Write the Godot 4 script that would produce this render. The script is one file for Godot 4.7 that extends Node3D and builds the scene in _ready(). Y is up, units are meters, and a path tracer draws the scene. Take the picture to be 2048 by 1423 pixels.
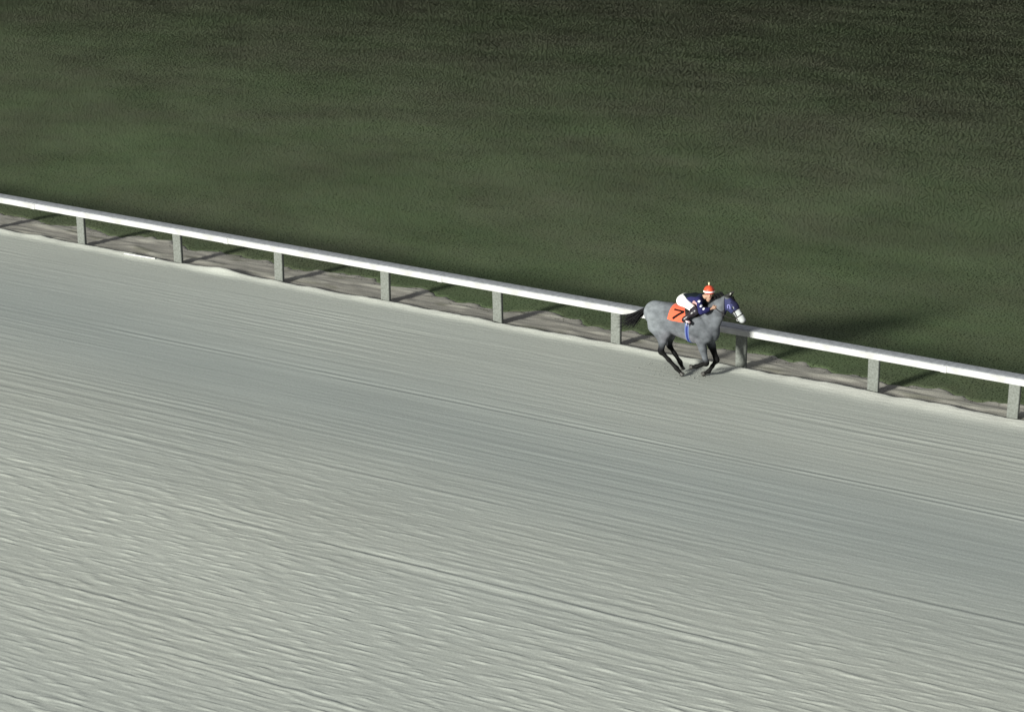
extends Node3D
# World frame: x runs along the running rail, z towards the stands, the rail stands on z = 0, metres.

const HORSE := Vector3(0.0, 0.0, 1.04)
const HORSE_K := 60.0

var rng := RandomNumberGenerator.new()
var trunk: Array = []
var head_bones: Array = []
var neck_bones: Array = []
var taken := {}

# ------------------------------------------------------------------ small helpers
func numbered(called: String) -> String:
	var n: int = taken.get(called, 0)
	taken[called] = n + 1
	return called if n == 0 else "%s_%03d" % [called, n]

func thing(called: String, label: String, category: String, at := Vector3.ZERO, group := "") -> Node3D:
	var o := Node3D.new()
	o.name = numbered(called)
	o.position = at
	add_child(o)
	tag(o, label, category, group)
	return o

func tag(o: Node, label: String, category: String, group := "") -> void:
	o.set_meta("label", label)
	o.set_meta("category", category)
	if group != "":
		o.set_meta("group", group)

func part(called: String, mesh: Mesh, material: Material, parent: Node, at := Vector3.ZERO) -> MeshInstance3D:
	var o := MeshInstance3D.new()
	o.name = called
	o.mesh = mesh
	o.material_override = null
	for i in mesh.get_surface_count():
		o.set_surface_override_material(i, material)
	o.position = at
	parent.add_child(o, true)
	return o

func structure(called: String, mesh: Mesh, material: Material, label: String) -> MeshInstance3D:
	var o := part(called, mesh, material, self)
	o.set_meta("kind", "structure")
	o.set_meta("label", label)
	return o

func mat(linear: Color, rough := 0.8, spec := 0.5) -> StandardMaterial3D:
	var m := StandardMaterial3D.new()
	m.albedo_color = linear.linear_to_srgb()
	m.roughness = rough
	m.metallic_specular = spec
	return m

func vmat(rough := 0.8, spec := 0.4) -> StandardMaterial3D:
	var m := StandardMaterial3D.new()
	m.vertex_color_use_as_albedo = true
	m.roughness = rough
	m.metallic_specular = spec
	return m

func noise(s: int, freq: float, octaves := 2, kind := FastNoiseLite.TYPE_SIMPLEX_SMOOTH) -> FastNoiseLite:
	var n := FastNoiseLite.new()
	n.seed = s
	n.noise_type = kind
	n.frequency = freq
	n.fractal_type = FastNoiseLite.FRACTAL_FBM if octaves > 1 else FastNoiseLite.FRACTAL_NONE
	n.fractal_octaves = octaves
	return n

func grain(s: int, freq: float, low: Color, high: Color, size := 512) -> NoiseTexture2D:
	var t := NoiseTexture2D.new()
	t.width = size
	t.height = size
	t.seamless = true
	t.noise = noise(s, freq, 4)
	var g := Gradient.new()
	g.set_color(0, low)
	g.set_color(1, high)
	t.color_ramp = g
	return t

# ------------------------------------------------------------------ mesh buffers
class Buf:
	var v := PackedVector3Array()
	var n := PackedVector3Array()
	var c := PackedColorArray()
	var i := PackedInt32Array()

	func mesh() -> ArrayMesh:
		var a := []
		a.resize(Mesh.ARRAY_MAX)
		a[Mesh.ARRAY_VERTEX] = v
		a[Mesh.ARRAY_NORMAL] = n
		a[Mesh.ARRAY_COLOR] = c
		a[Mesh.ARRAY_INDEX] = i
		var m := ArrayMesh.new()
		m.add_surface_from_arrays(Mesh.PRIMITIVE_TRIANGLES, a)
		return m

	func smooth() -> void:
		n.resize(v.size())
		n.fill(Vector3.ZERO)
		for t in range(0, i.size(), 3):
			var q := (v[i[t + 2]] - v[i[t]]).cross(v[i[t + 1]] - v[i[t]])
			n[i[t]] += q
			n[i[t + 1]] += q
			n[i[t + 2]] += q
		for k in n.size():
			n[k] = n[k].normalized()

	func add(o: Buf, x: Transform3D) -> void:
		var at := v.size()
		for p in o.v:
			v.append(x * p)
		for q in o.n:
			n.append((x.basis * q).normalized())
		c.append_array(o.c)
		for k in o.i:
			i.append(at + k)

	# a grid of rows x cols points given row by row; front faces outwards for a point order that runs clockwise
	func grid(pts: PackedVector3Array, cols: int, color: Color, flip := false, colors := PackedColorArray()) -> void:
		var at := v.size()
		v.append_array(pts)
		for k in pts.size():
			c.append(colors[k] if colors.size() else color)
		var rows := pts.size() / cols
		for r in rows - 1:
			for q in cols - 1:
				var a := at + r * cols + q
				var b := a + 1
				var d := a + cols
				var e := d + 1
				if flip:
					i.append_array([a, d, b, b, d, e])
				else:
					i.append_array([a, b, d, b, e, d])

# ------------------------------------------------------------------ smooth bodies: tapered bones joined by a smooth minimum, meshed as surface nets
# a bone: [a, b, radius at a, radius at b, sideways scale]
func bn(a: Vector3, b: Vector3, ra: float, rb: float, zs := 1.0) -> Array:
	return [a, b, ra, rb, zs]

func both(list: Array, a: Vector3, b: Vector3, ra: float, rb: float, zs := 1.0) -> void:
	list.append(bn(a, b, ra, rb, zs))
	list.append(bn(Vector3(a.x, a.y, -a.z), Vector3(b.x, b.y, -b.z), ra, rb, zs))

func bone_distance(b: Array, p: Vector3) -> float:
	var a: Vector3 = b[0]
	var ab: Vector3 = b[1] - a
	var ap := p - a
	var t := clampf(ap.dot(ab) / maxf(ab.length_squared(), 1e-9), 0.0, 1.0)
	var q := ap - ab * t
	q.z /= b[4]
	return q.length() - lerpf(b[2], b[3], t)

func field(bones: Array, p: Vector3, k: float) -> float:
	var s := 0.0
	for b in bones:
		s += exp(-k * bone_distance(b, p))
	return -log(maxf(s, 1e-30)) / k

# cut: a function of p giving the signed distance of a region that is kept (negative inside); paint: a colour for (p, n)
func blob(bones: Array, cell: float, k: float, swell: float, paint: Callable, cut = null) -> Buf:
	var lo := Vector3(1e9, 1e9, 1e9)
	var hi := -lo
	for b in bones:
		var r: float = (maxf(b[2], b[3]) + swell) * maxf(1.0, b[4]) + 3.0 * cell + 0.02
		var e := Vector3(r, r, r)
		lo = lo.min((b[0] as Vector3).min(b[1]) - e)
		hi = hi.max((b[0] as Vector3).max(b[1]) + e)
	var nx := int((hi.x - lo.x) / cell) + 2
	var ny := int((hi.y - lo.y) / cell) + 2
	var nz := int((hi.z - lo.z) / cell) + 2
	var sy := nx
	var sz := nx * ny
	var s := PackedFloat32Array()
	s.resize(nx * ny * nz)
	var margin := 3.2 / k + cell
	for b in bones:
		var a: Vector3 = b[0]
		var ab: Vector3 = b[1] - a
		var zi: float = 1.0 / b[4]
		var ra: float = b[2] + swell
		var dr: float = b[3] - b[2]
		var r: float = maxf(b[2], b[3]) + swell + margin
		var m0: Vector3 = ((a.min(b[1]) - Vector3(r, r, r * maxf(1.0, b[4])) - lo) / cell).max(Vector3.ZERO)
		var m1: Vector3 = (a.max(b[1]) + Vector3(r, r, r * maxf(1.0, b[4])) - lo) / cell
		var il := 1.0 / maxf(ab.length_squared(), 1e-9)
		for z in range(int(m0.z), mini(int(m1.z) + 1, nz)):
			for y in range(int(m0.y), mini(int(m1.y) + 1, ny)):
				var row := z * sz + y * sy
				for x in range(int(m0.x), mini(int(m1.x) + 1, nx)):
					var ap := lo + Vector3(x, y, z) * cell - a
					var t := clampf(ap.dot(ab) * il, 0.0, 1.0)
					ap -= ab * t
					ap.z *= zi
					var d := ap.length() - ra - dr * t
					if d < margin:
						s[row + x] += exp(-k * maxf(d, -0.35))
	var o := Buf.new()
	var id := PackedInt32Array()
	id.resize(s.size())
	id.fill(-1)
	if cut != null:
		for z in nz:
			for y in ny:
				for x in nx:
					var j := z * sz + y * sy + x
					if s[j] > 0.0:
						var d: float = cut.call(lo + Vector3(x, y, z) * cell)
						s[j] = minf(s[j], exp(-k * clampf(d, -0.35, 0.35)))
	var ofs := [0, 1, sy, sy + 1, sz, sz + 1, sz + sy, sz + sy + 1]
	var corner := [Vector3(0, 0, 0), Vector3(1, 0, 0), Vector3(0, 1, 0), Vector3(1, 1, 0), Vector3(0, 0, 1), Vector3(1, 0, 1), Vector3(0, 1, 1), Vector3(1, 1, 1)]
	var edges := [[0, 1], [2, 3], [4, 5], [6, 7], [0, 2], [1, 3], [4, 6], [5, 7], [0, 4], [1, 5], [2, 6], [3, 7]]
	for z in nz - 1:
		for y in ny - 1:
			var row := z * sz + y * sy
			for x in nx - 1:
				var j := row + x
				var first := s[j] > 1.0
				if (s[j + 1] > 1.0) == first and (s[j + sy] > 1.0) == first and (s[j + sy + 1] > 1.0) == first and (s[j + sz] > 1.0) == first and (s[j + sz + 1] > 1.0) == first and (s[j + sz + sy] > 1.0) == first and (s[j + sz + sy + 1] > 1.0) == first:
					continue
				var sum := Vector3.ZERO
				var count := 0
				var g := Vector3.ZERO
				var val := []
				for q in 8:
					var dd := -log(clampf(s[j + ofs[q]], 0.02, 1e6)) / k
					val.append(dd)
					g += (corner[q] * 2.0 - Vector3.ONE) * clampf(dd, -0.06, 0.06)
				for e in edges:
					var da: float = val[e[0]]
					var db: float = val[e[1]]
					if (da < 0.0) != (db < 0.0):
						sum += (corner[e[0]] as Vector3).lerp(corner[e[1]], da / (da - db))
						count += 1
				if count == 0:
					continue
				id[j] = o.v.size()
				o.v.append(lo + (Vector3(x, y, z) + sum / count) * cell)
				o.n.append(g.normalized())
	for z in range(1, nz - 1):
		for y in range(1, ny - 1):
			for x in range(1, nx - 1):
				var j := z * sz + y * sy + x
				var here := s[j] > 1.0
				if (s[j + 1] > 1.0) != here:
					quad(o.i, id[j], id[j - sy], id[j - sy - sz], id[j - sz], here)
				if (s[j + sy] > 1.0) != here:
					quad(o.i, id[j], id[j - sz], id[j - sz - 1], id[j - 1], here)
				if (s[j + sz] > 1.0) != here:
					quad(o.i, id[j], id[j - 1], id[j - 1 - sy], id[j - sy], here)
	for q in o.v.size():
		o.c.append(paint.call(o.v[q], o.n[q]))
	return o

func quad(i: PackedInt32Array, a: int, b: int, c: int, d: int, turn: bool) -> void:
	if a < 0 or b < 0 or c < 0 or d < 0:
		return
	if turn:
		i.append_array([a, c, b, a, d, c])
	else:
		i.append_array([a, b, c, a, c, d])

# tapered tube through points with one radius each
func tube(o: Buf, pts: Array, radii: Array, color: Color, sides := 6) -> void:
	var at := o.v.size()
	var up := Vector3(0.13, 0.9, 0.41).normalized()
	for k in pts.size():
		var d: Vector3 = (pts[mini(k + 1, pts.size() - 1)] - pts[maxi(k - 1, 0)]).normalized()
		var u := d.cross(up)
		if u.length() < 0.1:
			u = d.cross(Vector3(1, 0.1, 0.2))
		u = u.normalized()
		var w := d.cross(u)
		for q in sides:
			var an := TAU * q / sides
			var r: Vector3 = u * cos(an) + w * sin(an)
			o.v.append(pts[k] + r * radii[k])
			o.n.append(r)
			o.c.append(color)
	for k in pts.size() - 1:
		for q in sides:
			var a := at + k * sides + q
			var b := at + k * sides + (q + 1) % sides
			o.i.append_array([a, a + sides, b, b, a + sides, b + sides])
	for k in [0, pts.size() - 1]:
		var m := o.v.size()
		o.v.append(pts[k])
		o.n.append(((pts[k] - pts[1 if k == 0 else k - 1]) as Vector3).normalized())
		o.c.append(color)
		for q in sides:
			var a: int = at + k * sides + q
			var b: int = at + k * sides + (q + 1) % sides
			o.i.append_array([m, a, b] if k == 0 else [m, b, a])

# the point on a body met from outside along a direction, lifted by off
func onto(bones: Array, center: Vector3, dir: Vector3, off: float, from := 0.62) -> Vector3:
	var t := from
	for k in 22:
		var d := field(bones, center + dir * t, HORSE_K) - off
		t -= d * 0.8
		if absf(d) < 0.0008:
			break
	return center + dir * t

# a strap that lies on a body round an axis
func strap(bones: Array, center: Vector3, axis: Vector3, up: Vector3, from_deg: float, to_deg: float, width: float, thick: float, steps: int, color: Color, edge: Color, reach := 0.62) -> Buf:
	var o := Buf.new()
	var side := axis.cross(up).normalized()
	var pts := PackedVector3Array()
	var cols := PackedColorArray()
	var across := [[-0.5, -0.004], [-0.5, 1.0], [-0.3, 1.0], [-0.29, 1.0], [0.29, 1.0], [0.3, 1.0], [0.5, 1.0], [0.5, -0.004]]
	for k in steps + 1:
		var an := deg_to_rad(lerpf(from_deg, to_deg, float(k) / steps))
		var dir := up * cos(an) + side * sin(an)
		for j in across.size():
			pts.append(onto(bones, center + axis * (width * across[j][0]), dir, thick if across[j][1] > 0.5 else -0.006, reach))
			cols.append(edge if absf(across[j][0]) > 0.295 else color)
	o.grid(pts, across.size(), color, false, cols)
	o.smooth()
	return o

# solid block with bevelled edges
func bevel_box(size: Vector3, b: float, color: Color) -> Buf:
	var o := Buf.new()
	var h := size * 0.5
	var pts := []
	for y in [-h.y, -h.y + b, h.y - b, h.y]:
		var inset := b if absf(absf(y) - h.y) < 1e-6 else 0.0
		var x := h.x - inset
		var z := h.z - inset
		var ring := [Vector3(-x, y, -z + b), Vector3(-x + b, y, -z), Vector3(x - b, y, -z), Vector3(x, y, -z + b), Vector3(x, y, z - b), Vector3(x - b, y, z), Vector3(-x + b, y, z), Vector3(-x, y, z - b)]
		pts.append(ring)
	for k in 3:
		for q in 8:
			flat(o, [pts[k][q], pts[k][(q + 1) % 8], pts[k + 1][(q + 1) % 8], pts[k + 1][q]], color)
	var top: Array = pts[3].duplicate()
	flat(o, top, color)
	var low: Array = pts[0].duplicate()
	low.reverse()
	flat(o, low, color)
	return o

func flat(o: Buf, loop: Array, color: Color) -> void:
	var at := o.v.size()
	var nrm := ((loop[1] - loop[0]) as Vector3).cross(loop[2] - loop[0]).normalized()
	for p in loop:
		o.v.append(p)
		o.n.append(-nrm)
		o.c.append(color)
	for k in range(1, loop.size() - 1):
		o.i.append_array([at, at + k, at + k + 1])

# a profile (z, y) pushed along x
func extrude(profile: Array, x0: float, x1: float, color: Color) -> Buf:
	var o := Buf.new()
	var n := profile.size()
	for k in n:
		var a: Vector2 = profile[k]
		var b: Vector2 = profile[(k + 1) % n]
		flat(o, [Vector3(x0, a.y, a.x), Vector3(x0, b.y, b.x), Vector3(x1, b.y, b.x), Vector3(x1, a.y, a.x)], color)
	var e0 := []
	var e1 := []
	for p in profile:
		e0.append(Vector3(x0, p.y, p.x))
		e1.append(Vector3(x1, p.y, p.x))
	e0.reverse()
	flat(o, e0, color)
	flat(o, e1, color)
	return o

func axis_steps(fine0: float, fine1: float, step: float, far0: float, far1: float) -> PackedFloat32Array:
	var low := []
	var s := step
	var p := fine0
	while p > far0:
		s *= 1.35
		p -= s
		low.append(maxf(p, far0))
	low.reverse()
	var a := PackedFloat32Array(low)
	var n := int(ceil((fine1 - fine0) / step))
	for k in n + 1:
		a.append(fine0 + (fine1 - fine0) * k / n)
	s = step
	p = fine1
	while p < far1:
		s *= 1.35
		p += s
		a.append(minf(p, far1))
	return a

# a sheet over xs and zs; at: a function of (x, z) giving [Vector3, Color]
func sheet(xs: PackedFloat32Array, zs: PackedFloat32Array, at: Callable) -> ArrayMesh:
	var o := Buf.new()
	var pts := PackedVector3Array()
	var cols := PackedColorArray()
	for z in zs:
		for x in xs:
			var r: Array = at.call(x, z)
			pts.append(r[0])
			cols.append(r[1])
	o.grid(pts, xs.size(), Color.WHITE, false, cols)
	o.smooth()
	return o.mesh()

# ------------------------------------------------------------------ the place
func _ready() -> void:
	rng.seed = 716
	camera_and_light()
	ground()
	rail()
	horse()
	rider()
	small_things()

func camera_and_light() -> void:
	var cam := Camera3D.new()
	cam.name = "camera"
	cam.position = Vector3(22.80, 17.1385, 45.677)
	cam.rotation = Vector3(-0.322384, 0.547683, 0.0)
	cam.fov = 16.196
	cam.near = 0.5
	cam.far = 4000.0
	add_child(cam)
	cam.current = true

	var env := Environment.new()
	var sky := Sky.new()
	var s := ProceduralSkyMaterial.new()
	s.sky_top_color = Color(0.150, 0.158, 0.170).linear_to_srgb()
	s.sky_horizon_color = Color(0.20, 0.20, 0.195).linear_to_srgb()
	s.sky_curve = 0.2
	s.ground_bottom_color = Color(0.10, 0.10, 0.095).linear_to_srgb()
	s.ground_horizon_color = Color(0.19, 0.19, 0.185).linear_to_srgb()
	s.sun_angle_max = 1.0
	sky.sky_material = s
	env.background_mode = Environment.BG_SKY
	env.sky = sky
	env.tonemap_mode = Environment.TONE_MAPPER_LINEAR
	env.tonemap_exposure = 1.95
	env.sdfgi_enabled = true
	env.ssao_enabled = true
	env.ssil_enabled = true
	var we := WorldEnvironment.new()
	we.name = "environment"
	we.environment = env
	add_child(we)

	var sun := DirectionalLight3D.new()
	sun.name = "floodlight"
	sun.light_color = Color(1.0, 1.0, 0.96)
	sun.light_energy = 1.3
	sun.light_angular_distance = 7.0
	sun.shadow_enabled = true
	sun.look_at_from_position(Vector3.ZERO, Vector3(1.0, -1.0, -3.5), Vector3.UP)
	add_child(sun)

var edge_noise: FastNoiseLite
var turf_noise: FastNoiseLite
var patch_noise: FastNoiseLite

# where the turf begins, as z, along the rail
func turf_edge(x: float) -> float:
	return lerpf(-1.30, -0.85, smoothstep(-16.0, 5.0, x)) + edge_noise.get_noise_2d(x * 1.3, 7.0) * 0.45 + edge_noise.get_noise_2d(x * 6.0, 31.0) * 0.16

# where the crest of the sand windrow runs, as z
func windrow(x: float) -> float:
	return 0.13 + edge_noise.get_noise_2d(x * 0.55, 91.0) * 0.10 + edge_noise.get_noise_2d(x * 4.0, 55.0) * 0.03

func turf_color(x: float, z: float) -> Color:
	var far := smoothstep(-3.0, -34.0, z)
	var p := patch_noise.get_noise_2d(x * 0.6, z * 0.8) * 0.7 + patch_noise.get_noise_2d(x * 2.2 + 50.0, z * 2.8) * 0.3
	var green := Color(0.112, 0.150, 0.080)
	var olive := Color(0.122, 0.132, 0.088)
	var c := green.lerp(olive, clampf(0.30 + p * 0.8 + far * 0.4, 0.0, 1.0))  # browner with distance, partly painting in the fading floodlight
	return c * (1.0 + 0.22 * patch_noise.get_noise_2d(x * 0.9 - 200.0, z * 1.2))

func ground() -> void:
	edge_noise = noise(3, 0.35, 3)
	turf_noise = noise(8, 0.5, 3)
	patch_noise = noise(12, 0.22, 3)

	# base sheet to the horizon
	var base := mat(Color(0.11, 0.10, 0.08), 1.0, 0.1)
	var bm := sheet(axis_steps(-60, 60, 20, -2500, 2500), axis_steps(-60, 60, 20, -2500, 2500), func(x, z): return [Vector3(x, -0.35, z), Color.WHITE])
	structure("ground", bm, base, "dark earth stretching away under and around the racecourse")

	# sand track
	var sand := vmat(0.95, 0.25)
	sand.albedo_texture = grain(21, 0.06, Color(0.90, 0.90, 0.90), Color(1, 1, 1))
	sand.uv1_triplanar = true
	sand.uv1_world_triplanar = true
	sand.uv1_scale = Vector3(0.55, 0.55, 0.55)
	var long_n := noise(31, 1.0, 1)
	var mid_n := noise(32, 1.0, 2)
	var clod_n := noise(33, 1.0, 2)
	var mask_n := noise(34, 0.16, 2)
	var tone_n := noise(35, 0.3, 3)
	var xs := axis_steps(-24.0, 16.0, 0.11, -420.0, 420.0)
	var zs := axis_steps(-0.35, 22.5, 0.022, -0.351, 60.0)
	var at := func(x: float, z: float) -> Array:
		var w := smoothstep(0.5, 1.6, z)
		var m := smoothstep(-0.35, 0.35, mask_n.get_noise_2d(x * 0.5, z))
		var deep := smoothstep(6.0, 14.0, z)
		var a := long_n.get_noise_2d(x * 0.045, z * 5.2)
		var b := mid_n.get_noise_2d(x * 0.20, z * 5.4)
		var cl := maxf(0.0, clod_n.get_noise_2d(x * 1.5, z * 6.5) - 0.10) - 0.4 * maxf(0.0, clod_n.get_noise_2d(x * 1.3 + 90.0, z * 6.0) - 0.15)
		var band := z - 6.6 - 1.2 * mask_n.get_noise_2d(x * 0.35, 77.0) - 0.06 * x
		var dim_band := exp(-band * band / 7.0)  # mask of a calmer band whose darker tone stands in for light fall-off
		var calm := 1.0 - 0.45 * dim_band
		var h := w * (calm * (a * 0.0036 * (0.5 + m) + b * 0.0050 * (0.35 + 0.9 * m) * (1.0 - 0.45 * deep) + cl * 0.0160 * (0.30 + 1.0 * deep * (1.0 - 0.4 * m))))
		# tractor lines: a shallow groove with a lip
		for g in [4.93, 5.12, 9.4, 12.54, 16.37, 17.6]:
			var dz: float = z - g - 0.06 * mask_n.get_noise_2d(x * 0.6, g * 3.0)
			var broken := 0.5 + smoothstep(-0.3, 0.3, mask_n.get_noise_2d(x * 0.9, g * 11.0))
			h += broken * 0.0055 * exp(-dz * dz / 0.0030) - broken * 0.0045 * exp(-(dz + 0.11) * (dz + 0.11) / 0.0040)
		# the windrow against the rail
		var r := z - windrow(x)
		var lump := 1.0 + 0.55 * edge_noise.get_noise_2d(x * 2.4, 12.0)
		lump += 1.1 * exp(-pow((x + 13.1) / 0.45, 2.0))
		h += 0.055 * lump * (exp(-r * r / lerpf(0.030, 0.10, smoothstep(-0.5, 4.0, x))) if r > 0.0 else exp(-r * r / 0.008)) 
		h += 0.006 * clod_n.get_noise_2d(x * 5.0, z * 9.0) * smoothstep(1.2, 0.2, z)
		if r < 0.0:
			h -= 0.075 * smoothstep(0.0, -0.16, r)
		var tone := 1.0 + 0.05 * tone_n.get_noise_2d(x * 0.5, z * 0.9) + 0.05 * a * w + 0.05 * b * w
		var c := Color(0.390, 0.408, 0.372) * tone * (1.0 + 0.12 * smoothstep(9.0, 15.0, z))  # sand painted brighter towards the stands, as if nearer the floodlights
		var damp := clampf(tone_n.get_noise_2d(x * 0.25 + 40.0, z * 0.5) * 0.8 + 0.3, 0.0, 1.0)
		c = c.lerp(Color(0.372, 0.394, 0.365) * tone * (1.0 + 0.12 * smoothstep(9.0, 15.0, z)), damp)
		c = c.lerp(Color(0.300, 0.330, 0.318) * tone, dim_band * 0.75)  # floodlight fall-off put into the sand colour along the band
		var lip := exp(-r * r / (0.02 if r < 0.0 else lerpf(0.03, 0.16, smoothstep(-0.5, 4.0, x))))
		c = c.lerp(Color(0.56, 0.565, 0.52), lip * lerpf(0.6, 0.9, smoothstep(-1.0, 4.0, x)))
		return [Vector3(x, h, z), c]
	structure("track", sheet(xs, zs, at), sand, "pale harrowed sand racing track with fine lengthwise ridges")

	# worn earth under the rail
	var earth := vmat(1.0, 0.15)
	earth.albedo_texture = grain(22, 0.05, Color(0.78, 0.78, 0.78), Color(1, 1, 1))
	earth.uv1_triplanar = true
	earth.uv1_world_triplanar = true
	earth.uv1_scale = Vector3(0.9, 0.9, 0.9)
	var verge := func(x: float, z: float) -> Array:
		var h := -0.035 + 0.016 * mid_n.get_noise_2d(x * 0.8, z * 2.5) + 0.007 * clod_n.get_noise_2d(x * 4.0, z * 6.0)
		var spill := smoothstep(0.05, 0.45, mid_n.get_noise_2d(x * 0.35 + 9.0, z * 1.6) + 0.35 * smoothstep(-3.0, 6.0, x) - 0.1)
		h += spill * 0.022
		var brown := Color(0.315, 0.303, 0.272)
		var c := brown.lerp(Color(0.42, 0.41, 0.36), spill * 0.8) * (1.0 + 0.14 * clod_n.get_noise_2d(x * 1.2, z * 3.0))
		c = c.lerp(Color(0.09, 0.095, 0.05), smoothstep(0.25, 0.6, turf_noise.get_noise_2d(x * 1.5, z * 3.0)) * 0.4)
		h -= 0.09 * smoothstep(0.0, -0.3, z - turf_edge(x))
		return [Vector3(x, h, z), c]
	structure("verge", sheet(axis_steps(-26, 14, 0.09, -420, 420), axis_steps(-3.4, 0.4, 0.045, -3.41, 0.41), verge), earth, "strip of worn brown earth under the running rail")

	# infield turf soil
	var soil := vmat(1.0, 0.1)
	soil.albedo_texture = grain(23, 0.05, Color(0.70, 0.70, 0.70), Color(1, 1, 1))
	soil.uv1_triplanar = true
	soil.uv1_world_triplanar = true
	soil.uv1_scale = Vector3(0.8, 0.8, 0.8)
	var tx := axis_steps(-48, 12, 0.2, -900, 900)
	var o := Buf.new()
	var pts := PackedVector3Array()
	var cols := PackedColorArray()
	for row in 170:
		for x in tx:
			var e := turf_edge(x)
			var z := e - 46.0 * pow(row / 150.0, 1.5) if row < 151 else e - 46.0 * pow(1.35, row - 150)
			pts.append(Vector3(x, -0.03 - 0.05 * smoothstep(0.12, 0.0, e - z) + 0.012 * turf_noise.get_noise_2d(x * 1.2, z * 1.2), z))
			cols.append(turf_color(x, z))
	o.grid(pts, tx.size(), Color.WHITE, true, cols)
	o.smooth()
	structure("infield", o.mesh(), soil, "mown dark green infield behind the running rail")
	grass()

func grass() -> void:
	var o := Buf.new()
	for k in 9:
		var an := TAU * k / 9.0 + rng.randf() * 0.5
		var out := Vector3(cos(an), 0, sin(an))
		var side := Vector3(-out.z, 0, out.x) * rng.randf_range(0.004, 0.007)
		var root := out * rng.randf_range(0.005, 0.035)
		var h := rng.randf_range(0.016, 0.036)
		var mid := root + out * h * 0.25 + Vector3.UP * h * 0.6
		var tip := root + out * h * rng.randf_range(0.5, 0.9) + Vector3.UP * h
		var nn := (out * -0.9 + Vector3.UP).normalized()
		var at := o.v.size()
		for p in [root - side, root + side, mid + side * 0.8, mid - side * 0.8, tip]:
			o.v.append(p)
			o.n.append(nn)
			o.c.append(Color.WHITE)
		o.i.append_array([at, at + 1, at + 2, at, at + 2, at + 3, at + 3, at + 2, at + 4])
	var m := vmat(0.85, 0.25)
	m.backlight_enabled = true
	m.backlight = Color(0.02, 0.03, 0.01)
	var tuft := o.mesh()
	tuft.surface_set_material(0, m)
	var cam := Vector3(22.80, 17.1385, 45.677)
	var fwd := Vector2(-sin(0.547683), -cos(0.547683))
	var places: Array[Transform3D] = []
	var colors: Array[Color] = []
	var x := -52.0
	while x < 13.0:
		var z := -64.0
		while z < 0.2:
			var px := x + rng.randf() * 0.075
			var pz := z + rng.randf() * 0.075
			var keep := rng.randf()
			z += 0.085
			var e := turf_edge(px)
			if pz > e + 0.22:
				continue
			if pz > e - 0.45 and keep > 0.25 + 0.75 * clampf((e - pz) / 0.45, 0.0, 1.0):
				continue
			# only what can be seen from around the stands
			var d := Vector2(px - cam.x, pz - cam.z)
			var ahead := d.dot(fwd)
			var across := d.x * -fwd.y + d.y * fwd.x
			if absf(across) > ahead * 0.216 + 1.5 or ahead > 108.0:
				continue
			var sc := lerpf(0.46, 1.02, smoothstep(-4.0, -36.0, pz)) * rng.randf_range(0.85, 1.15) * (1.0 + 0.18 * turf_noise.get_noise_2d(px * 0.7, pz * 1.6))  # far tufts made taller to shade themselves, following the light fall-off
			places.append(Transform3D(Basis(Vector3.UP, rng.randf() * TAU).scaled(Vector3(sc, sc, sc)), Vector3(px, -0.034 + 0.012 * turf_noise.get_noise_2d(px * 1.2, pz * 1.2), pz)))
			var c := turf_color(px, pz) * 1.05 * rng.randf_range(0.90, 1.10)
			colors.append(c.lerp(Color(0.13, 0.115, 0.06), 0.4 if rng.randf() < 0.05 else 0.0))
		x += 0.085
	var mm := MultiMesh.new()
	mm.transform_format = MultiMesh.TRANSFORM_3D
	mm.use_colors = true
	mm.mesh = tuft
	mm.instance_count = places.size()
	for k in places.size():
		mm.set_instance_transform(k, places[k])
		mm.set_instance_color(k, colors[k])
	print("tufts ", places.size())
	var g := MultiMeshInstance3D.new()
	g.name = "grass"
	g.multimesh = mm
	g.set_meta("kind", "stuff")
	g.set_meta("label", "short dark green grass of the infield behind the white rail")
	g.set_meta("category", "grass")
	add_child(g)

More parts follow.
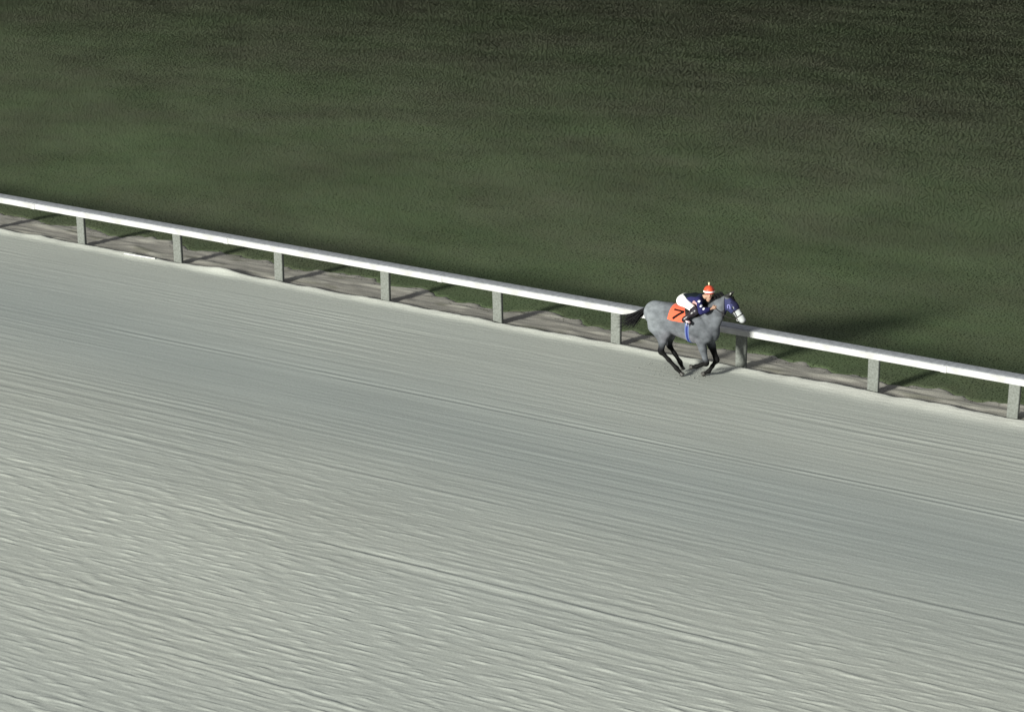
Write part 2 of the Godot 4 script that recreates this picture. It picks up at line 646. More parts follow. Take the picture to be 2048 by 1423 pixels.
func rail() -> void:
	var t := thing("running_rail", "long white running rail with wide grey top on square posts", "rail", Vector3(0, 0, 0))
	var white := mat(Color(0.52, 0.52, 0.53), 0.4)
	white.albedo_texture = grain(43, 0.012, Color(0.80, 0.80, 0.79), Color(1, 1, 1))
	white.uv1_triplanar = true
	white.uv1_world_triplanar = true
	white.uv1_scale = Vector3(0.35, 0.6, 0.6)
	var grey := vmat(0.5, 0.5)
	grey.albedo_texture = grain(41, 0.02, Color(0.80, 0.80, 0.80), Color(1, 1, 1))
	grey.uv1_triplanar = true
	grey.uv1_scale = Vector3(0.7, 0.7, 0.7)
	var post_m := vmat(0.7, 0.4)
	post_m.albedo_texture = grain(42, 0.02, Color(0.78, 0.78, 0.76), Color(1, 1, 1))
	post_m.uv1_triplanar = true
	post_m.uv1_scale = Vector3(1.3, 1.3, 1.3)
	var face_p := [Vector2(0.052, 0.728), Vector2(0.060, 0.736), Vector2(0.062, 0.845), Vector2(0.050, 0.862), Vector2(0.036, 0.864), Vector2(0.036, 0.728)]
	var top_p := [Vector2(0.033, 0.855), Vector2(0.033, 0.874), Vector2(-0.06, 0.884), Vector2(-0.20, 0.884), Vector2(-0.255, 0.874), Vector2(-0.268, 0.852), Vector2(-0.262, 0.852), Vector2(-0.245, 0.866), Vector2(-0.20, 0.874), Vector2(-0.06, 0.874)]
	var x0 := -17.65
	var px := x0 - 3.05 * 12.0 - 1.5
	var face := extrude(face_p, 0.002, 6.098, Color.WHITE).mesh()
	var top := extrude(top_p, 0.002, 6.098, Color(0.30, 0.315, 0.34)).mesh()
	for k in 13:
		part("front_rail", face, white, t, Vector3(px + 6.1 * k, 0, 0))
		part("top_cover", top, grey, t, Vector3(px + 6.1 * k, 0, 0))
	var sleeve := bevel_box(Vector3(0.13, 0.134, 0.010), 0.003, Color.WHITE).mesh()
	for k in range(1, 13):
		part("joint_sleeve", sleeve, white, t, Vector3(px + 6.1 * k, 0.792, 0.0655))
	var post := bevel_box(Vector3(0.240, 0.93, 0.09), 0.012, Color(0.170, 0.181, 0.172)).mesh()
	for k in range(-12, 14):
		var p := part("post", post, post_m, t, Vector3(x0 + 3.05 * k, 0.370 - rng.randf() * 0.006, -0.03))
		p.rotation = Vector3(rng.randf_range(-0.02, 0.02), rng.randf_range(-0.06, 0.06), rng.randf_range(-0.025, 0.025))
		part("bracket", bracket(), white, p, Vector3(0, 0.43, 0.0))

var bracket_mesh: ArrayMesh
func bracket() -> ArrayMesh:
	if bracket_mesh == null:
		bracket_mesh = bevel_box(Vector3(0.08, 0.05, 0.10), 0.006, Color.WHITE).mesh()
	return bracket_mesh

# ------------------------------------------------------------------ the horse (x forward, y up, z to its right side)
func horse_coat(p: Vector3, _n: Vector3) -> Color:
	var c := Color(0.094, 0.101, 0.112)
	var d := patch_noise.get_noise_3d(p.x * 26.0, p.y * 34.0, p.z * 34.0)
	var e := patch_noise.get_noise_3d(p.x * 9.0 + 70.0, p.y * 13.0, p.z * 13.0)
	c *= 1.0 + 0.35 * d + 0.45 * e
	# pale rump and flank, pale belly
	c = c.lerp(Color(0.175, 0.190, 0.205) * (1.0 + 0.3 * d), 0.8 * smoothstep(-0.45, -0.85, p.x) * smoothstep(0.75, 1.05, p.y))
	c = c.lerp(Color(0.165, 0.165, 0.185) * (1.0 + 0.3 * d), 0.8 * smoothstep(1.05, 0.85, p.y) * smoothstep(-0.7, -0.4, p.x) * smoothstep(0.35, 0.05, p.x) * smoothstep(0.60, 0.75, p.y))
	# dark points
	var dark := Color(0.010, 0.010, 0.011)
	if p.x < -0.05 and p.y < 0.86:
		c = c.lerp(dark, smoothstep(0.74, 0.50, p.y))
	elif p.y < 0.86:
		c = c.lerp(dark, smoothstep(0.54, 0.42, p.y) if p.z > 0.0 else smoothstep(0.80, 0.62, p.y))
	# head: pale face and muzzle, dark ears
	if p.x > 0.72 and p.y > 1.3:
		var ax := Vector3(0.32, -0.37, 0).normalized()
		var t := (p - Vector3(0.80, 1.83, 0)).dot(ax)
		c = c.lerp(Color(0.36, 0.37, 0.38), smoothstep(0.18, 0.32, t))
		c = c.lerp(Color(0.10, 0.10, 0.105), smoothstep(0.56, 0.62, t))
		var under := (p - Vector3(0.80, 1.83, 0)).dot(Vector3(-0.37, -0.32, 0).normalized())
		if t > 0.15:
			c = c.lerp(Color(0.045, 0.045, 0.05), smoothstep(0.015, 0.055, under))
		if p.y > 1.87:
			c = c.lerp(Color(0.03, 0.03, 0.03), smoothstep(1.87, 1.90, p.y))
			c = c.lerp(Color(0.42, 0.42, 0.38), smoothstep(0.90, 0.915, p.x) if p.z > 0.0 else 0.0)
	return c

func horse() -> void:
	var h := thing("horse", "grey racehorse with dark legs galloping beside the rail, blue hood", "horse", HORSE)
	# trunk
	trunk.append(bn(Vector3(-0.50, 1.205, 0), Vector3(0.10, 1.105, 0), 0.315, 0.345, 0.84))
	trunk.append(bn(Vector3(0.10, 1.10, 0), Vector3(0.38, 1.06, 0), 0.335, 0.265, 0.74))
	trunk.append(bn(Vector3(-0.50, 1.235, 0), Vector3(-0.86, 1.255, 0), 0.285, 0.262, 0.86))
	trunk.append(bn(Vector3(-0.12, 1.33, 0), Vector3(0.20, 1.36, 0), 0.11, 0.11, 0.8))
	both(trunk, Vector3(-0.80, 1.20, 0.12), Vector3(-0.815, 0.99, 0.145), 0.20, 0.125)
	# neck
	neck_bones.append(bn(Vector3(0.24, 1.20, 0), Vector3(0.62, 1.63, 0), 0.27, 0.155, 0.58))
	neck_bones.append(bn(Vector3(0.36, 1.14, 0), Vector3(0.64, 1.55, 0), 0.25, 0.14, 0.60))
	neck_bones.append(bn(Vector3(0.62, 1.63, 0), Vector3(0.79, 1.80, 0), 0.145, 0.105, 0.60))
	# head
	head_bones.append(bn(Vector3(0.82, 1.81, 0), Vector3(0.96, 1.68, 0), 0.092, 0.100, 0.80))
	head_bones.append(bn(Vector3(0.96, 1.68, 0), Vector3(1.13, 1.49, 0), 0.095, 0.060, 0.72))
	head_bones.append(bn(Vector3(1.13, 1.49, 0), Vector3(1.18, 1.43, 0), 0.060, 0.054, 0.95))
	head_bones.append(bn(Vector3(0.86, 1.68, 0), Vector3(1.06, 1.50, 0), 0.088, 0.045, 0.62))
	head_bones.append(bn(Vector3(1.08, 1.47, 0), Vector3(1.13, 1.415, 0), 0.040, 0.038, 0.9))
	both(head_bones, Vector3(0.95, 1.735, 0.062), Vector3(1.0, 1.70, 0.060), 0.028, 0.024)
	both(head_bones, Vector3(1.19, 1.43, 0.030), Vector3(1.205, 1.415, 0.032), 0.022, 0.018)
	var ears: Array = []
	both(ears, Vector3(0.82, 1.885, 0.045), Vector3(0.865, 1.940, 0.060), 0.026, 0.027)
	both(ears, Vector3(0.865, 1.940, 0.060), Vector3(0.925, 1.990, 0.068), 0.025, 0.008)
	var legs: Array = []
	# hind legs: thigh, gaskin, hock, cannon, pastern
	both(legs, Vector3(-0.70, 1.12, 0.13), Vector3(-0.52, 0.94, 0.18), 0.21, 0.125, 0.8)
	for side in [1.0, -1.0]:
		var r: bool = side > 0.0
		var hock := Vector3(-0.635, 0.475, 0.15) if r else Vector3(-0.605, 0.53, -0.16)
		var fet := Vector3(-0.265, 0.165, 0.14) if r else Vector3(-0.325, 0.215, -0.13)
		var hoof := Vector3(-0.165, 0.080, 0.14) if r else Vector3(-0.275, 0.115, -0.13)
		var stifle := Vector3(-0.535, 0.93, 0.18 * side)
		var gask := stifle.lerp(hock, 0.42) + Vector3(-0.012, 0, 0)
		legs.append(bn(Vector3(-0.80, 1.02, 0.15 * side), gask, 0.135, 0.085))
		legs.append(bn(stifle, gask, 0.115, 0.085))
		legs.append(bn(gask, hock, 0.082, 0.046))
		legs.append(bn(hock + Vector3(-0.035, 0.035, 0), hock + Vector3(0.0, -0.02, 0), 0.030, 0.044))
		legs.append(bn(gask + Vector3(-0.06, 0.0, 0), hock + Vector3(-0.035, 0.035, 0), 0.022, 0.018))
		legs.append(bn(hock, hock.lerp(fet, 0.5), 0.047, 0.036))
		legs.append(bn(hock.lerp(fet, 0.5), fet, 0.036, 0.040))
		legs.append(bn(fet, hoof, 0.038, 0.034))
	# fore legs
	both(legs, Vector3(0.20, 1.27, 0.13), Vector3(0.43, 0.99, 0.15), 0.13, 0.12, 0.7)
	both(legs, Vector3(0.43, 0.99, 0.15), Vector3(0.30, 0.86, 0.15), 0.115, 0.10, 0.8)
	var fore := [
		[Vector3(0.30, 0.87, 0.155), Vector3(0.435, 0.405, 0.15), Vector3(0.205, 0.285, 0.145), Vector3(0.120, 0.262, 0.14)],
		[Vector3(0.33, 0.87, -0.155), Vector3(0.530, 0.405, -0.14), Vector3(0.365, 0.135, -0.12), Vector3(0.275, 0.075, -0.12)]]
	for f in fore:
		var mid: Vector3 = (f[0] as Vector3).lerp(f[1], 0.35)
		legs.append(bn(f[0], mid, 0.105, 0.078))
		legs.append(bn(mid, f[1], 0.078, 0.045))
		legs.append(bn(f[1] + Vector3(0.006, 0.02, 0), f[1] + Vector3(0, -0.02, 0), 0.046, 0.044))
		legs.append(bn(f[1], (f[1] as Vector3).lerp(f[2], 0.55), 0.043, 0.034))
		legs.append(bn((f[1] as Vector3).lerp(f[2], 0.55), f[2], 0.034, 0.039))
		legs.append(bn(f[2], f[3], 0.037, 0.033))
	var all: Array = trunk + neck_bones + head_bones + ears + legs
	var coat := vmat(0.6, 0.35)
	coat.metallic_specular = 0.16
	part("body", blob(all, 0.0115, HORSE_K, 0.003, horse_coat).mesh(), coat, h)

	# hooves: a lathed horn that follows each pastern
	var horn := mat(Color(0.035, 0.033, 0.030), 0.5)
	var ends := [[Vector3(-0.265, 0.165, 0.14), Vector3(-0.165, 0.080, 0.14)], [Vector3(-0.325, 0.215, -0.13), Vector3(-0.275, 0.115, -0.13)], [fore[0][2], fore[0][3]], [fore[1][2], fore[1][3]]]
	for e in ends:
		var b := Buf.new()
		var d: Vector3 = (e[1] - e[0]).normalized()
		tube(b, [e[1] - d * 0.004, e[1] + d * 0.012, e[1] + d * 0.062, e[1] + d * 0.070], [0.034, 0.043, 0.055, 0.050], Color.WHITE, 14)
		part("hoof", b.mesh(), horn, h)

	# tail: locks streaming back from the dock
	var hair := mat(Color(0.010, 0.010, 0.011), 0.7, 0.2)
	var tl := Buf.new()
	for k in 150:
		var spread := Vector3(rng.randfn() * 0.5, rng.randfn(), rng.randfn())
		var reach := rng.randf_range(0.45, 1.0)
		var droop := rng.randf()
		var p0 := Vector3(-1.05, 1.325, 0) + spread * 0.016
		var p1 := Vector3(-1.20, 1.26 - 0.06 * droop, 0) + spread * 0.030
		var p2 := Vector3(-1.22 - 0.14 * reach, 1.10 - 0.10 * droop, 0.0) + spread * 0.042
		var p3 := Vector3(-1.28 - 0.52 * reach * reach, 1.04 - 0.22 * droop, 0.02) + spread * 0.060
		var path := []
		var rad := []
		for q in 9:
			var u := q / 8.0
			path.append(p0.bezier_interpolate(p1, p2, p3, u))
			rad.append(0.010 * pow(1.0 - u, 0.7) + 0.0012)
		tube(tl, path, rad, Color.WHITE, 5)
	part("tail", tl.mesh(), hair, h)
	# mane: short locks lifted off the crest
	var mn := Buf.new()
	for k in 120:
		var u := rng.randf()
		var root := Vector3(0.10, 1.47, 0).bezier_interpolate(Vector3(0.30, 1.60, 0), Vector3(0.50, 1.76, 0), Vector3(0.74, 1.905, 0), u) + Vector3(rng.randfn() * 0.008, -0.015, rng.randfn() * 0.010)
		var lift := Vector3(-0.10 + rng.randfn() * 0.03, 0.055 + rng.randf() * 0.05, rng.randfn() * 0.03)
		tube(mn, [root, root + lift * 0.5 + Vector3(0.015, 0.02, 0), root + lift], [0.012, 0.009, 0.002], Color.WHITE, 5)
	part("mane", mn.mesh(), hair, h)
	mn = Buf.new()
	for k in 14:
		var root := Vector3(0.86, 1.885, rng.randfn() * 0.015)
		tube(mn, [root, root + Vector3(0.07, 0.01, rng.randfn() * 0.01), root + Vector3(0.13, -0.06, rng.randfn() * 0.02)], [0.010, 0.008, 0.002], Color.WHITE, 5)
	part("forelock", mn.mesh(), hair, h)

	# blue hood over the head, with blinkers
	var ax := Vector3(0.32, -0.37, 0).normalized()
	var poll := Vector3(0.80, 1.83, 0)
	var hood_cut := func(p: Vector3) -> float:
		return maxf(maxf((p - poll).dot(ax) - 0.315, 0.765 - p.x), (p - Vector3(0.985, 1.69, signf(p.z) * 0.095)).length() * -1.0 + 0.030)
	var hood_paint := func(p: Vector3, _n: Vector3) -> Color:
		var c := Color(0.030, 0.032, 0.088)
		var t := (p - poll).dot(ax)
		var up := Vector3(0.37, 0.32, 0).normalized()
		var u := (p - poll).dot(up)
		if absf(t - 0.315) < 0.022 or absf(p.x - 0.775) < 0.014:
			c = Color(0.010, 0.010, 0.018)
		# pale arched badge on the cheek
		var q := Vector2(p.x - 0.885, p.y - 1.705)
		var arch := absf(Vector2(q.x, maxf(q.y, 0.0)).length() - 0.032) if q.y > -0.055 else 1.0
		if arch < 0.009 and absf(p.z) > 0.03:
			c = Color(0.20, 0.20, 0.42)
		if u > 0.085:
			c = c.lerp(Color(0.010, 0.012, 0.03), 0.7)
		return c
	var hood := part("hood", blob(head_bones + neck_bones, 0.007, HORSE_K, 0.009, hood_paint, hood_cut).mesh(), vmat(0.75, 0.3), h)
	for s in [1.0, -1.0]:
		var cup := Buf.new()
		var pts := PackedVector3Array()
		for a in 7:
			for b in 13:
				var el := PI * 0.5 * a / 6.0
				var an := PI * b / 12.0 + PI * 0.62
				var dir := Vector3(cos(an) * cos(el), sin(an) * cos(el), sin(el) * s * 0.9)
				pts.append(Vector3(0.985, 1.69, 0.078 * s) + dir * Vector3(0.045, 0.045, 0.045))
		cup.grid(pts, 13, Color(0.014, 0.016, 0.06), s < 0)
		cup.smooth()
		part("blinker", cup.mesh(), vmat(0.5, 0.5), hood)
		var eye := SphereMesh.new()
		eye.radius = 0.021
		eye.height = 0.042
		eye.radial_segments = 16
		eye.rings = 8
		part("eye", eye, mat(Color(0.008, 0.006, 0.005), 0.1), h, Vector3(0.982, 1.692, 0.071 * s))

	# bridle: noseband, cheek straps, bit rings, reins
	var br := thing_part("bridle", h)
	var leather := Color(0.012, 0.011, 0.011)
	var lm := vmat(0.5, 0.4)
	var upv := Vector3(0.37, 0.32, 0).normalized()
	part("noseband", strap(head_bones, poll + ax * 0.44, ax, upv, 0, 360, 0.024, 0.007, 26, leather, leather, 0.3).mesh(), lm, br)
	for s in [1.0, -1.0]:
		var b := Buf.new()
		tube(b, [Vector3(0.93, 1.80, 0.085 * s), Vector3(1.0, 1.63, 0.082 * s), Vector3(1.085, 1.47, 0.058 * s)], [0.007, 0.007, 0.007], leather, 6)
		part("cheek_strap", b.mesh(), lm, br)
		var ring := TorusMesh.new()
		ring.inner_radius = 0.026
		ring.outer_radius = 0.034
		ring.rings = 20
		ring.ring_segments = 8
		var rp := part("bit_ring", ring, mat(Color(0.5, 0.5, 0.5), 0.25), br, Vector3(1.095, 1.445, 0.062 * s))
		rp.rotation.x = PI / 2
		var rn := Buf.new()
		tube(rn, [Vector3(1.075, 1.45, 0.066 * s), Vector3(0.90, 1.47, 0.115 * s), Vector3(0.74, 1.54, 0.130 * s), Vector3(0.60, 1.625, 0.122 * s)], [0.006, 0.006, 0.006, 0.006], leather, 6)
		part("rein", rn.mesh(), lm, br)

	tack()

func thing_part(called: String, parent: Node3D) -> Node3D:
	var o := Node3D.new()
	o.name = called
	parent.add_child(o, true)
	return o

# a point of the back: x along, s metres of arc from the spine (positive to the right side)
func back_point(x: float, s: float, off: float) -> Vector3:
	var an := s / 0.335
	return onto(trunk, Vector3(x, 1.16, 0), Vector3(0, cos(an), sin(an)), off)

func tack() -> void:
	# saddle cloth
	var t := thing("saddle_cloth", "orange saddle cloth with black number 7 on the grey horse", "saddle cloth", HORSE)
	var orange := Color(0.62, 0.115, 0.060)
	var o := Buf.new()
	var pts := PackedVector3Array()
	var cols := 18
	for r in 35:
		var s := clampf(-0.43 + 0.86 * (r - 1) / 32.0, -0.43, 0.43)
		var low := absf(s) / 0.43
		for q in cols + 3:
			var u := clampf((q - 1) / float(cols), 0.0, 1.0)
			var x := lerpf(-0.41 - 0.035 * low, 0.015 - 0.02 * low, u)
			var round_off := 0.05 * smoothstep(0.82, 1.0, low) * (smoothstep(0.25, 0.0, u) + smoothstep(0.75, 1.0, u))
			var lifted: bool = r > 0 and r < 34 and q > 0 and q < cols + 2
			var off := (0.012 + 0.004 * sin(x * 40.0 + s * 9.0) * low) if lifted else -0.004
			pts.append(back_point(x, s * (1.0 - round_off), off))
	o.grid(pts, cols + 3, orange, true)
	o.smooth()
	var cm := vmat(0.9, 0.2)
	cm.rim_enabled = true
	cm.rim = 0.3
	part("cloth", o.mesh(), cm, t)
	# the number, sewn on both sides
	for side in [1.0, -1.0]:
		var n := Buf.new()
		var dx := -0.215
		stroke(n, Vector2(-0.125, 0.165), Vector2(0.105, 0.165), 0.040, side, dx)
		stroke(n, Vector2(0.098, 0.168), Vector2(-0.105, 0.375), 0.050, side, dx)
		n.smooth()
		part("number", n.mesh(), mat(Color(0.008, 0.007, 0.007), 0.95, 0.1), t)

	# racing saddle with girth and stirrups
	var sd := thing("saddle", "small black racing saddle under the rider with blue girth", "saddle", HORSE)
	var black := vmat(0.45, 0.5)
	var sp := PackedVector3Array()
	for r in 19:
		var s := clampf(-0.25 + 0.5 * (r - 1) / 16.0, -0.25, 0.25)
		var low := absf(s) / 0.25
		for q in 15:
			var u := clampf((q - 1) / 12.0, 0.0, 1.0)
			var x := lerpf(-0.17 + 0.12 * low, 0.17 + 0.08 * low, u)
			var lifted: bool = r > 0 and r < 18 and q > 0 and q < 14
			var hgt := 0.026 + 0.035 * smoothstep(0.4, 0.0, low) * (pow(absf(u - 0.5) * 2.0, 2.0))
			sp.append(back_point(x, s, hgt if lifted else 0.010))
	var seat := Buf.new()
	seat.grid(sp, 15, Color(0.014, 0.013, 0.015), true)
	seat.smooth()
	part("seat", seat.mesh(), black, sd)
	part("girth", strap(trunk, Vector3(0.03, 1.12, 0), Vector3(1, 0, 0), Vector3(0, 1, 0), 66, 294, 0.095, 0.010, 60, Color(0.022, 0.032, 0.15), Color(0.13, 0.17, 0.32)).mesh(), vmat(0.8, 0.3), sd)
	for s in [1.0, -1.0]:
		var b := Buf.new()
		tube(b, [back_point(0.09, 0.16 * s, 0.03), Vector3(0.085, 1.38, 0.325 * s), Vector3(0.075, 1.315, 0.345 * s)], [0.008, 0.008, 0.008], Color(0.02, 0.018, 0.018), 6)
		part("stirrup_leather", b.mesh(), black, sd)
		var ir := Buf.new()
		var loop := []
		var rad := []
		for k in 17:
			var a := TAU * k / 16.0
			loop.append(Vector3(0.075, 1.262 + 0.058 * cos(a), 0.350 * s + 0.052 * sin(a) * (1.0 if cos(a) < 0.0 else 0.85)))
			rad.append(0.006)
		tube(ir, loop, rad, Color(0.55, 0.55, 0.56), 6)
		part("stirrup", ir.mesh(), vmat(0.3, 0.6), sd)

# a sewn stroke: a and b are (along the horse, arc below the spine)
func stroke(o: Buf, a: Vector2, b: Vector2, width: float, side: float, dx: float) -> void:
	var d := (b - a).normalized()
	var w := Vector2(-d.y, d.x) * width * 0.5
	var pts := PackedVector3Array()
	for k in 9:
		for q in 4:
			var p := a.lerp(b, k / 8.0) + w * (q / 1.5 - 1.0)
			pts.append(back_point(p.x * side + dx, p.y * side, 0.018))
	o.grid(pts, 4, Color.WHITE, side < 0)

# ------------------------------------------------------------------ the rider
func rider() -> void:
	var base := Vector3(0, 1.45, 0)
	var t := thing("person", "rider in navy top, white breeches and orange helmet crouched on horse", "person", HORSE + base)
	var skin := Color(0.36, 0.22, 0.16)
	var hip := Vector3(-0.19, 1.655, 0.085)
	var knee := Vector3(0.225, 1.545, 0.272)
	var ankle := Vector3(0.005, 1.355, 0.325)
	var toe := Vector3(0.125, 1.280, 0.350)
	var sh := Vector3(0.225, 1.735, 0.165)
	var elbow := Vector3(0.360, 1.560, 0.290)
	var wrist := Vector3(0.540, 1.620, 0.155)
	var torso: Array = [
		bn(Vector3(-0.17, 1.672, 0), Vector3(0.04, 1.715, 0), 0.105, 0.100, 1.25),
		bn(Vector3(0.04, 1.715, 0), Vector3(0.20, 1.725, 0), 0.100, 0.105, 1.35)]
	both(torso, Vector3(0.20, 1.735, 0.06), sh, 0.070, 0.058)
	var arms: Array = []
	both(arms, sh, elbow, 0.056, 0.042)
	both(arms, elbow, elbow.lerp(wrist, 0.35), 0.042, 0.040)
	both(arms, elbow.lerp(wrist, 0.35), wrist, 0.040, 0.026)
	var pelvis: Array = [bn(Vector3(-0.20, 1.660, 0), Vector3(-0.12, 1.672, 0), 0.108, 0.105, 1.25)]
	both(pelvis, Vector3(-0.215, 1.640, 0.07), Vector3(-0.17, 1.635, 0.09), 0.098, 0.092)
	var thighs: Array = []
	both(thighs, hip, knee, 0.094, 0.056)
	var shins: Array = []
	both(shins, knee, knee.lerp(ankle, 0.35), 0.054, 0.052)
	both(shins, knee.lerp(ankle, 0.35), ankle, 0.052, 0.034)
	both(shins, ankle + Vector3(-0.035, -0.035, 0), ankle, 0.030, 0.034)
	both(shins, ankle + Vector3(-0.01, -0.02, 0), toe, 0.036, 0.030)
	var neck: Array = [bn(Vector3(0.24, 1.77, 0.0), Vector3(0.365, 1.835, 0.02), 0.060, 0.050)]
	var all: Array = torso + arms + pelvis + thighs + shins + neck
	var body := blob(all, 0.011, 60.0, -0.004, func(_p, _n): return skin)
	# head on a grid of its own, looking ahead and towards the stands
	var look := Transform3D(Basis(Vector3.UP, -0.98) * Basis(Vector3(0, 0, 1), 0.10) * Basis().scaled(Vector3(1.07, 1.10, 1.07)), Vector3(0.400, 1.895, 0.03))
	var hb: Array = [
		bn(Vector3(-0.025, 0.03, 0), Vector3(0.022, 0.03, 0), 0.080, 0.078, 0.92),
		bn(Vector3(0.030, -0.02, 0), Vector3(0.045, -0.06, 0), 0.060, 0.048, 0.98),
		bn(Vector3(0.070, -0.088, 0), Vector3(0.072, -0.092, 0), 0.022, 0.022, 1.1),
		bn(Vector3(0.094, 0.005, 0), Vector3(0.112, -0.028, 0), 0.009, 0.012),
		bn(Vector3(0.094, -0.058, 0), Vector3(0.094, -0.064, 0), 0.010, 0.010, 1.8),
		bn(Vector3(-0.03, -0.03, 0), Vector3(-0.07, -0.13, 0), 0.052, 0.050)]
	both(hb, Vector3(-0.005, 0.005, 0.075), Vector3(-0.012, -0.025, 0.074), 0.017, 0.012, 0.5)
	both(hb, Vector3(0.068, -0.02, 0.030), Vector3(0.066, -0.03, 0.034), 0.026, 0.024)
	var face := func(p: Vector3, _n: Vector3) -> Color:
		var c := skin
		var lip := Vector2(p.y + 0.061, p.z * 0.35).length()
		if p.x > 0.075 and lip < 0.011:
			c = Color(0.26, 0.10, 0.085)
		if p.x > 0.05 and Vector2((p.y - 0.008) * 1.6, absf(p.z) - 0.032).length() < 0.012:
			c = Color(0.03, 0.02, 0.015)
		if p.x < 0.03 and p.y > 0.0 and absf(p.z) < 0.073:
			c = Color(0.03, 0.02, 0.015)
		return c
	body.add(blob(hb, 0.0045, 120.0, 0.0, face), look)
	# hands closed on the reins
	for s in [1.0, -1.0]:
		var f: Array = []
		f.append(bn(Vector3(0.0, 0, 0), Vector3(0.055, 0.004, 0), 0.026, 0.030, 0.62))
		for k in 4:
			var y: float = 0.027 - 0.018 * k
			var l: float = [0.040, 0.045, 0.042, 0.032][k]
			var a := Vector3(0.060, y, 0.0)
			var b := a + Vector3(l * 0.75, -0.002, -0.012)
			var c := b + Vector3(0.0, -0.002, -0.028)
			var d := c + Vector3(-0.024, 0.0, -0.006)
			f.append(bn(a, b, 0.0092, 0.0088))
			f.append(bn(b, c, 0.0086, 0.0080))
			f.append(bn(c, d, 0.0078, 0.0070))
		f.append(bn(Vector3(0.018, 0.022, -0.008), Vector3(0.045, 0.044, -0.026), 0.0110, 0.0098))
		f.append(bn(Vector3(0.045, 0.044, -0.026), Vector3(0.072, 0.036, -0.036), 0.0094, 0.0082))
		var hand := blob(f, 0.0035, 260.0, 0.0, func(_p, _n): return skin)
		if s < 0.0:
			mirror(hand)
		var aim: Vector3 = ((wrist - elbow) * Vector3(1, 1, s)).normalized()
		var side := aim.cross(Vector3.UP).normalized()
		var x := Transform3D(Basis(aim, side.cross(aim), side), wrist * Vector3(1, 1, s))
		body.add(hand, x)
	var holder := func(b: Buf) -> ArrayMesh:
		return b.mesh()
	var sm := vmat(0.6, 0.35)
	sm.subsurf_scatter_enabled = true
	sm.subsurf_scatter_strength = 0.05
	part("body", holder.call(body), sm, t, -base)

	# clothes
	var fabric := vmat(0.8, 0.18)
	var jacket_paint := func(p: Vector3, n: Vector3) -> Color:
		var c := Color(0.014, 0.020, 0.040)
		c *= 1.0 + 0.25 * patch_noise.get_noise_3d(p.x * 40.0, p.y * 40.0, p.z * 40.0)
		var side := absf(p.z)
		# dark vest over the back, purple-navy sleeves with white spots and a pale and orange flash on the flank
		if p.x < 0.17 and side < 0.15:
			c = Color(0.008, 0.014, 0.019)
		if side > 0.13:
			c = Color(0.022, 0.022, 0.075)
			for q in [Vector3(0.335, 1.665, 0.25), Vector3(0.305, 1.615, 0.24), Vector3(0.41, 1.62, 0.27), Vector3(0.27, 1.75, 0.215)]:
				if Vector3(p.x - q.x, p.y - q.y, (side - q.z) * 0.5).length() < 0.026:
					c = Color(0.62, 0.62, 0.66)
		var fl := Vector2(p.x - 0.165, p.y - 1.64)
		if side > 0.085 and fl.length() < 0.095 and p.x < 0.23:
			c = Color(0.46, 0.16, 0.12) if fmod(absf(fl.x * 2.0 + fl.y) + 0.01, 0.05) < 0.026 else Color(0.50, 0.44, 0.46)
		return c
	var jacket_cut := func(p: Vector3) -> float:
		# open at the waist and at the wrists
		var cuff := maxf(p.x - 0.515, -1.0)
		return maxf((Vector3(-0.175, 1.70, 0) - p).dot(Vector3(0.90, 0.44, 0)), cuff)
	part("jacket", holder.call(blob(torso + arms, 0.008, 55.0, 0.012, jacket_paint, jacket_cut)), fabric, t, -base)
	var cream := Color(0.80, 0.80, 0.76)
	var pants_cut := func(p: Vector3) -> float:
		var k: Vector3 = knee * Vector3(1, 1, signf(p.z))
		var hp: Vector3 = hip * Vector3(1, 1, signf(p.z))
		return (p - k).dot((k - hp).normalized()) + 0.075
	for s in [1.0, -1.0]:
		shins.append(bn(knee.lerp(hip, 0.22) * Vector3(1, 1, s), knee * Vector3(1, 1, s), 0.062, 0.056))
	part("breeches", holder.call(blob(pelvis + thighs, 0.009, 55.0, 0.007, func(_p, _n): return cream, pants_cut)), vmat(0.75, 0.3), t, -base)
	var boot_paint := func(p: Vector3, _n: Vector3) -> Color:
		var k: Vector3 = knee * Vector3(1, 1, signf(p.z))
		var a: Vector3 = ankle * Vector3(1, 1, signf(p.z))
		var u := (p - k).dot((a - k).normalized()) / (a - k).length()
		return Color(0.40, 0.28, 0.30) if p.y < 1.335 and p.y > 1.305 and p.x > 0.04 else Color(0.012, 0.011, 0.013) if u > 0.12 else Color(0.025, 0.020, 0.028)
	for s in [1.0, -1.0]:
		var own: Array = []
		for b in shins:
			if b[0].z * s > 0.0:
				own.append(b)
		part("boot", holder.call(blob(own, 0.008, 60.0, 0.008, boot_paint)), vmat(0.35, 0.5), t, -base)
	# helmet: shell with peak, white band, tuft; goggles
	var hm := thing_part("helmet", t)
	hm.transform = Transform3D(look.basis, look.origin - base)
	var shell := Buf.new()
	var pts := PackedVector3Array()
	var colors := PackedColorArray()
	for a in 13:
		for b in 33:
			var el := lerpf(PI * 0.5, -0.10, a / 12.0)
			var an := TAU * b / 32.0
			pts.append(Vector3(-0.008, 0.035, 0) + Vector3(cos(an) * cos(el) * 0.124, sin(el) * 0.118, sin(an) * cos(el) * 0.108))
			var seam: bool = b % 8 == 4 and a > 1
			colors.append(Color(0.55, 0.070, 0.030) if not seam else Color(0.36, 0.045, 0.02))
	for b in 33:
		var an := TAU * b / 32.0
		pts.append(Vector3(-0.008, 0.030, 0) + Vector3(cos(an) * 0.112, 0, sin(an) * 0.096))
		colors.append(Color(0.05, 0.02, 0.02))
	shell.grid(pts, 33, Color.WHITE, false, colors)
	shell.smooth()
	part("shell", shell.mesh(), vmat(0.5, 0.45), hm)
	var band := Buf.new()
	var bp := PackedVector3Array()
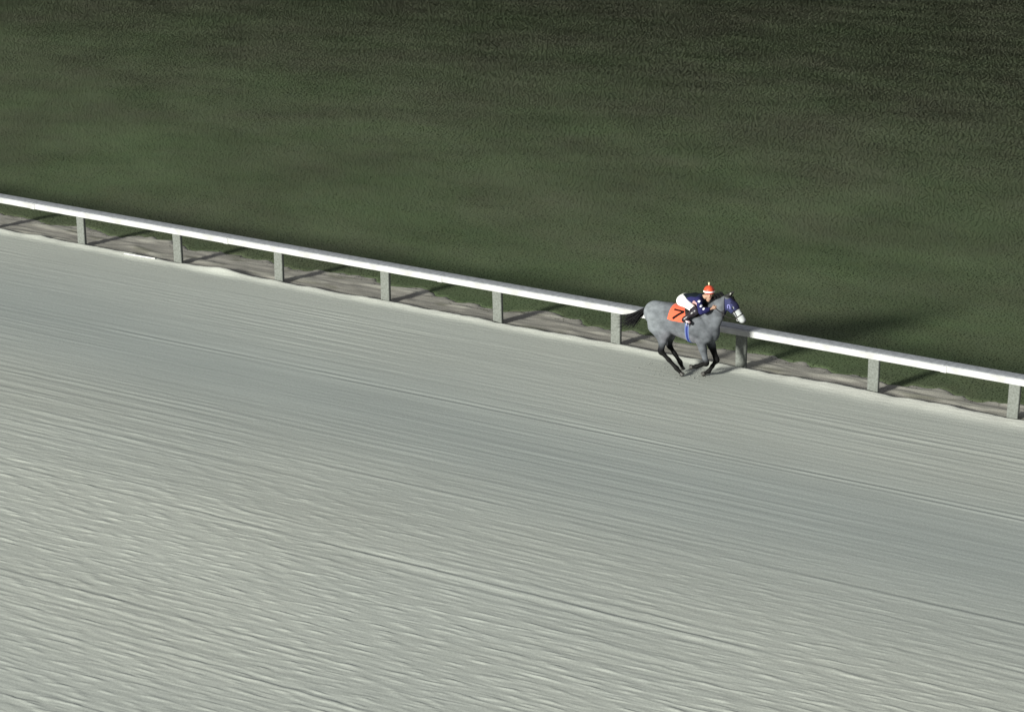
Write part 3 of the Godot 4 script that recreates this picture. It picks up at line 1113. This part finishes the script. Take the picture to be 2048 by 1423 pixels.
	for r in 4:
		for b in 33:
			var an := TAU * b / 32.0
			var g: float = [0.0, 0.006, 0.006, 0.0][r]
			bp.append(Vector3(-0.008, [0.024, 0.028, 0.050, 0.054][r], 0) + Vector3(cos(an) * (0.1215 + g), 0, sin(an) * (0.1055 + g)))
	band.grid(bp, 33, Color(0.78, 0.74, 0.74), true)
	band.smooth()
	part("band", band.mesh(), vmat(0.7, 0.3), hm)
	var peak := Buf.new()
	var pp := PackedVector3Array()
	for r in [0, 1, 2, 3]:
		for b in 17:
			var an := lerpf(-1.05, 1.05, b / 16.0)
			var reach: float = 0.055 * cos(an * 1.45)
			var rr: float = [0.115, 0.122, 0.122, 0.115][r]
			var ex: float = [0.0, 1.0, 1.0, 0.0][r]
			pp.append(Vector3(-0.008 + cos(an) * (rr + reach * ex), [0.020, 0.010, 0.016, 0.027][r], sin(an) * (rr * 0.87 + reach * ex * 0.5)))
	peak.grid(pp, 17, Color(0.45, 0.05, 0.025), true)
	peak.smooth()
	part("peak", peak.mesh(), vmat(0.5, 0.4), hm)
	var tf := Buf.new()
	for k in 9:
		var an := TAU * k / 9.0
		tube(tf, [Vector3(-0.03, 0.150, 0), Vector3(-0.035 + cos(an) * 0.010, 0.178, sin(an) * 0.010), Vector3(-0.045 + cos(an) * 0.016, 0.202, sin(an) * 0.016)], [0.007, 0.007, 0.002], Color(0.62, 0.58, 0.40), 5)
	part("tuft", tf.mesh(), vmat(0.9, 0.2), hm)
	var gg := thing_part("goggles", t)
	gg.transform = Transform3D(look.basis, look.origin - base)
	for s in [1.0, -1.0]:
		var lens := Buf.new()
		var lp := PackedVector3Array()
		for a in 5:
			for b in 13:
				var an := TAU * b / 12.0
				var rr: float = [0.0, 0.5, 0.85, 1.0, 1.0][a]
				var ex: float = [0.108, 0.106, 0.102, 0.096, 0.075][a]
				lp.append(Vector3(ex - absf(0.034 * s + cos(an) * rr * 0.027) * 0.28, 0.004 + sin(an) * rr * 0.020, 0.034 * s + cos(an) * rr * 0.027))
		lens.grid(lp, 13, Color(0.02, 0.02, 0.05), true)
		lens.smooth()
		part("lens", lens.mesh(), vmat(0.15, 0.6), gg)
	for s in [1.0, -1.0]:
		var st := Buf.new()
		tube(st, [Vector3(0.080, 0.006, 0.062 * s), Vector3(0.045, 0.012, 0.082 * s), Vector3(-0.01, 0.018, 0.090 * s)], [0.007, 0.007, 0.007], Color(0.05, 0.05, 0.06), 6)
		part("goggle_strap", st.mesh(), vmat(0.7, 0.3), gg)

func mirror(b: Buf) -> void:
	for k in b.v.size():
		b.v[k].z = -b.v[k].z
		b.n[k].z = -b.n[k].z
	for k in range(0, b.i.size(), 3):
		var q := b.i[k]
		b.i[k] = b.i[k + 1]
		b.i[k + 1] = q

# ------------------------------------------------------------------ small things
func small_things() -> void:
	var pale := mat(Color(0.78, 0.78, 0.76), 0.5)
	var a := bevel_box(Vector3(0.90, 0.016, 0.035), 0.006, Color.WHITE).mesh()
	var s := part("white_strip", a, pale, self, Vector3(-15.6, 0.075, 0.23))
	s.rotation = Vector3(0.2, 0.11, -0.02)
	tag(s, "thin white strip lying on the sand edge between two left posts", "strip")
	# sand thrown up by the hooves: lumps in the air and fallen round the feet
	var o := Buf.new()
	for q in 110:
		var u := rng.randf()
		var at := Vector3(lerpf(-1.5, 0.45, sqrt(u)), 0.0, 1.04 + rng.randfn() * 0.22)
		at.y = maxf(0.004, 0.16 * rng.randf() * rng.randf() if rng.randf() < 0.35 else 0.004)
		var rr := rng.randf_range(0.003, 0.010)
		tube(o, [at + Vector3(-rr, 0, 0), at + Vector3(-rr * 0.4, rr * 0.3, 0), at + Vector3(rr * 0.5, rr * 0.2, rr * 0.2), at + Vector3(rr, 0, 0)], [rr * 0.3, rr * 0.9, rr * 0.8, rr * 0.25], Color(0.20, 0.205, 0.19), 6)
	var ks := part("kicked_sand", o.mesh(), vmat(0.95, 0.2), self)
	ks.set_meta("kind", "stuff")
	ks.set_meta("label", "loose lumps of sand thrown up around the galloping hooves")
	ks.set_meta("category", "sand")
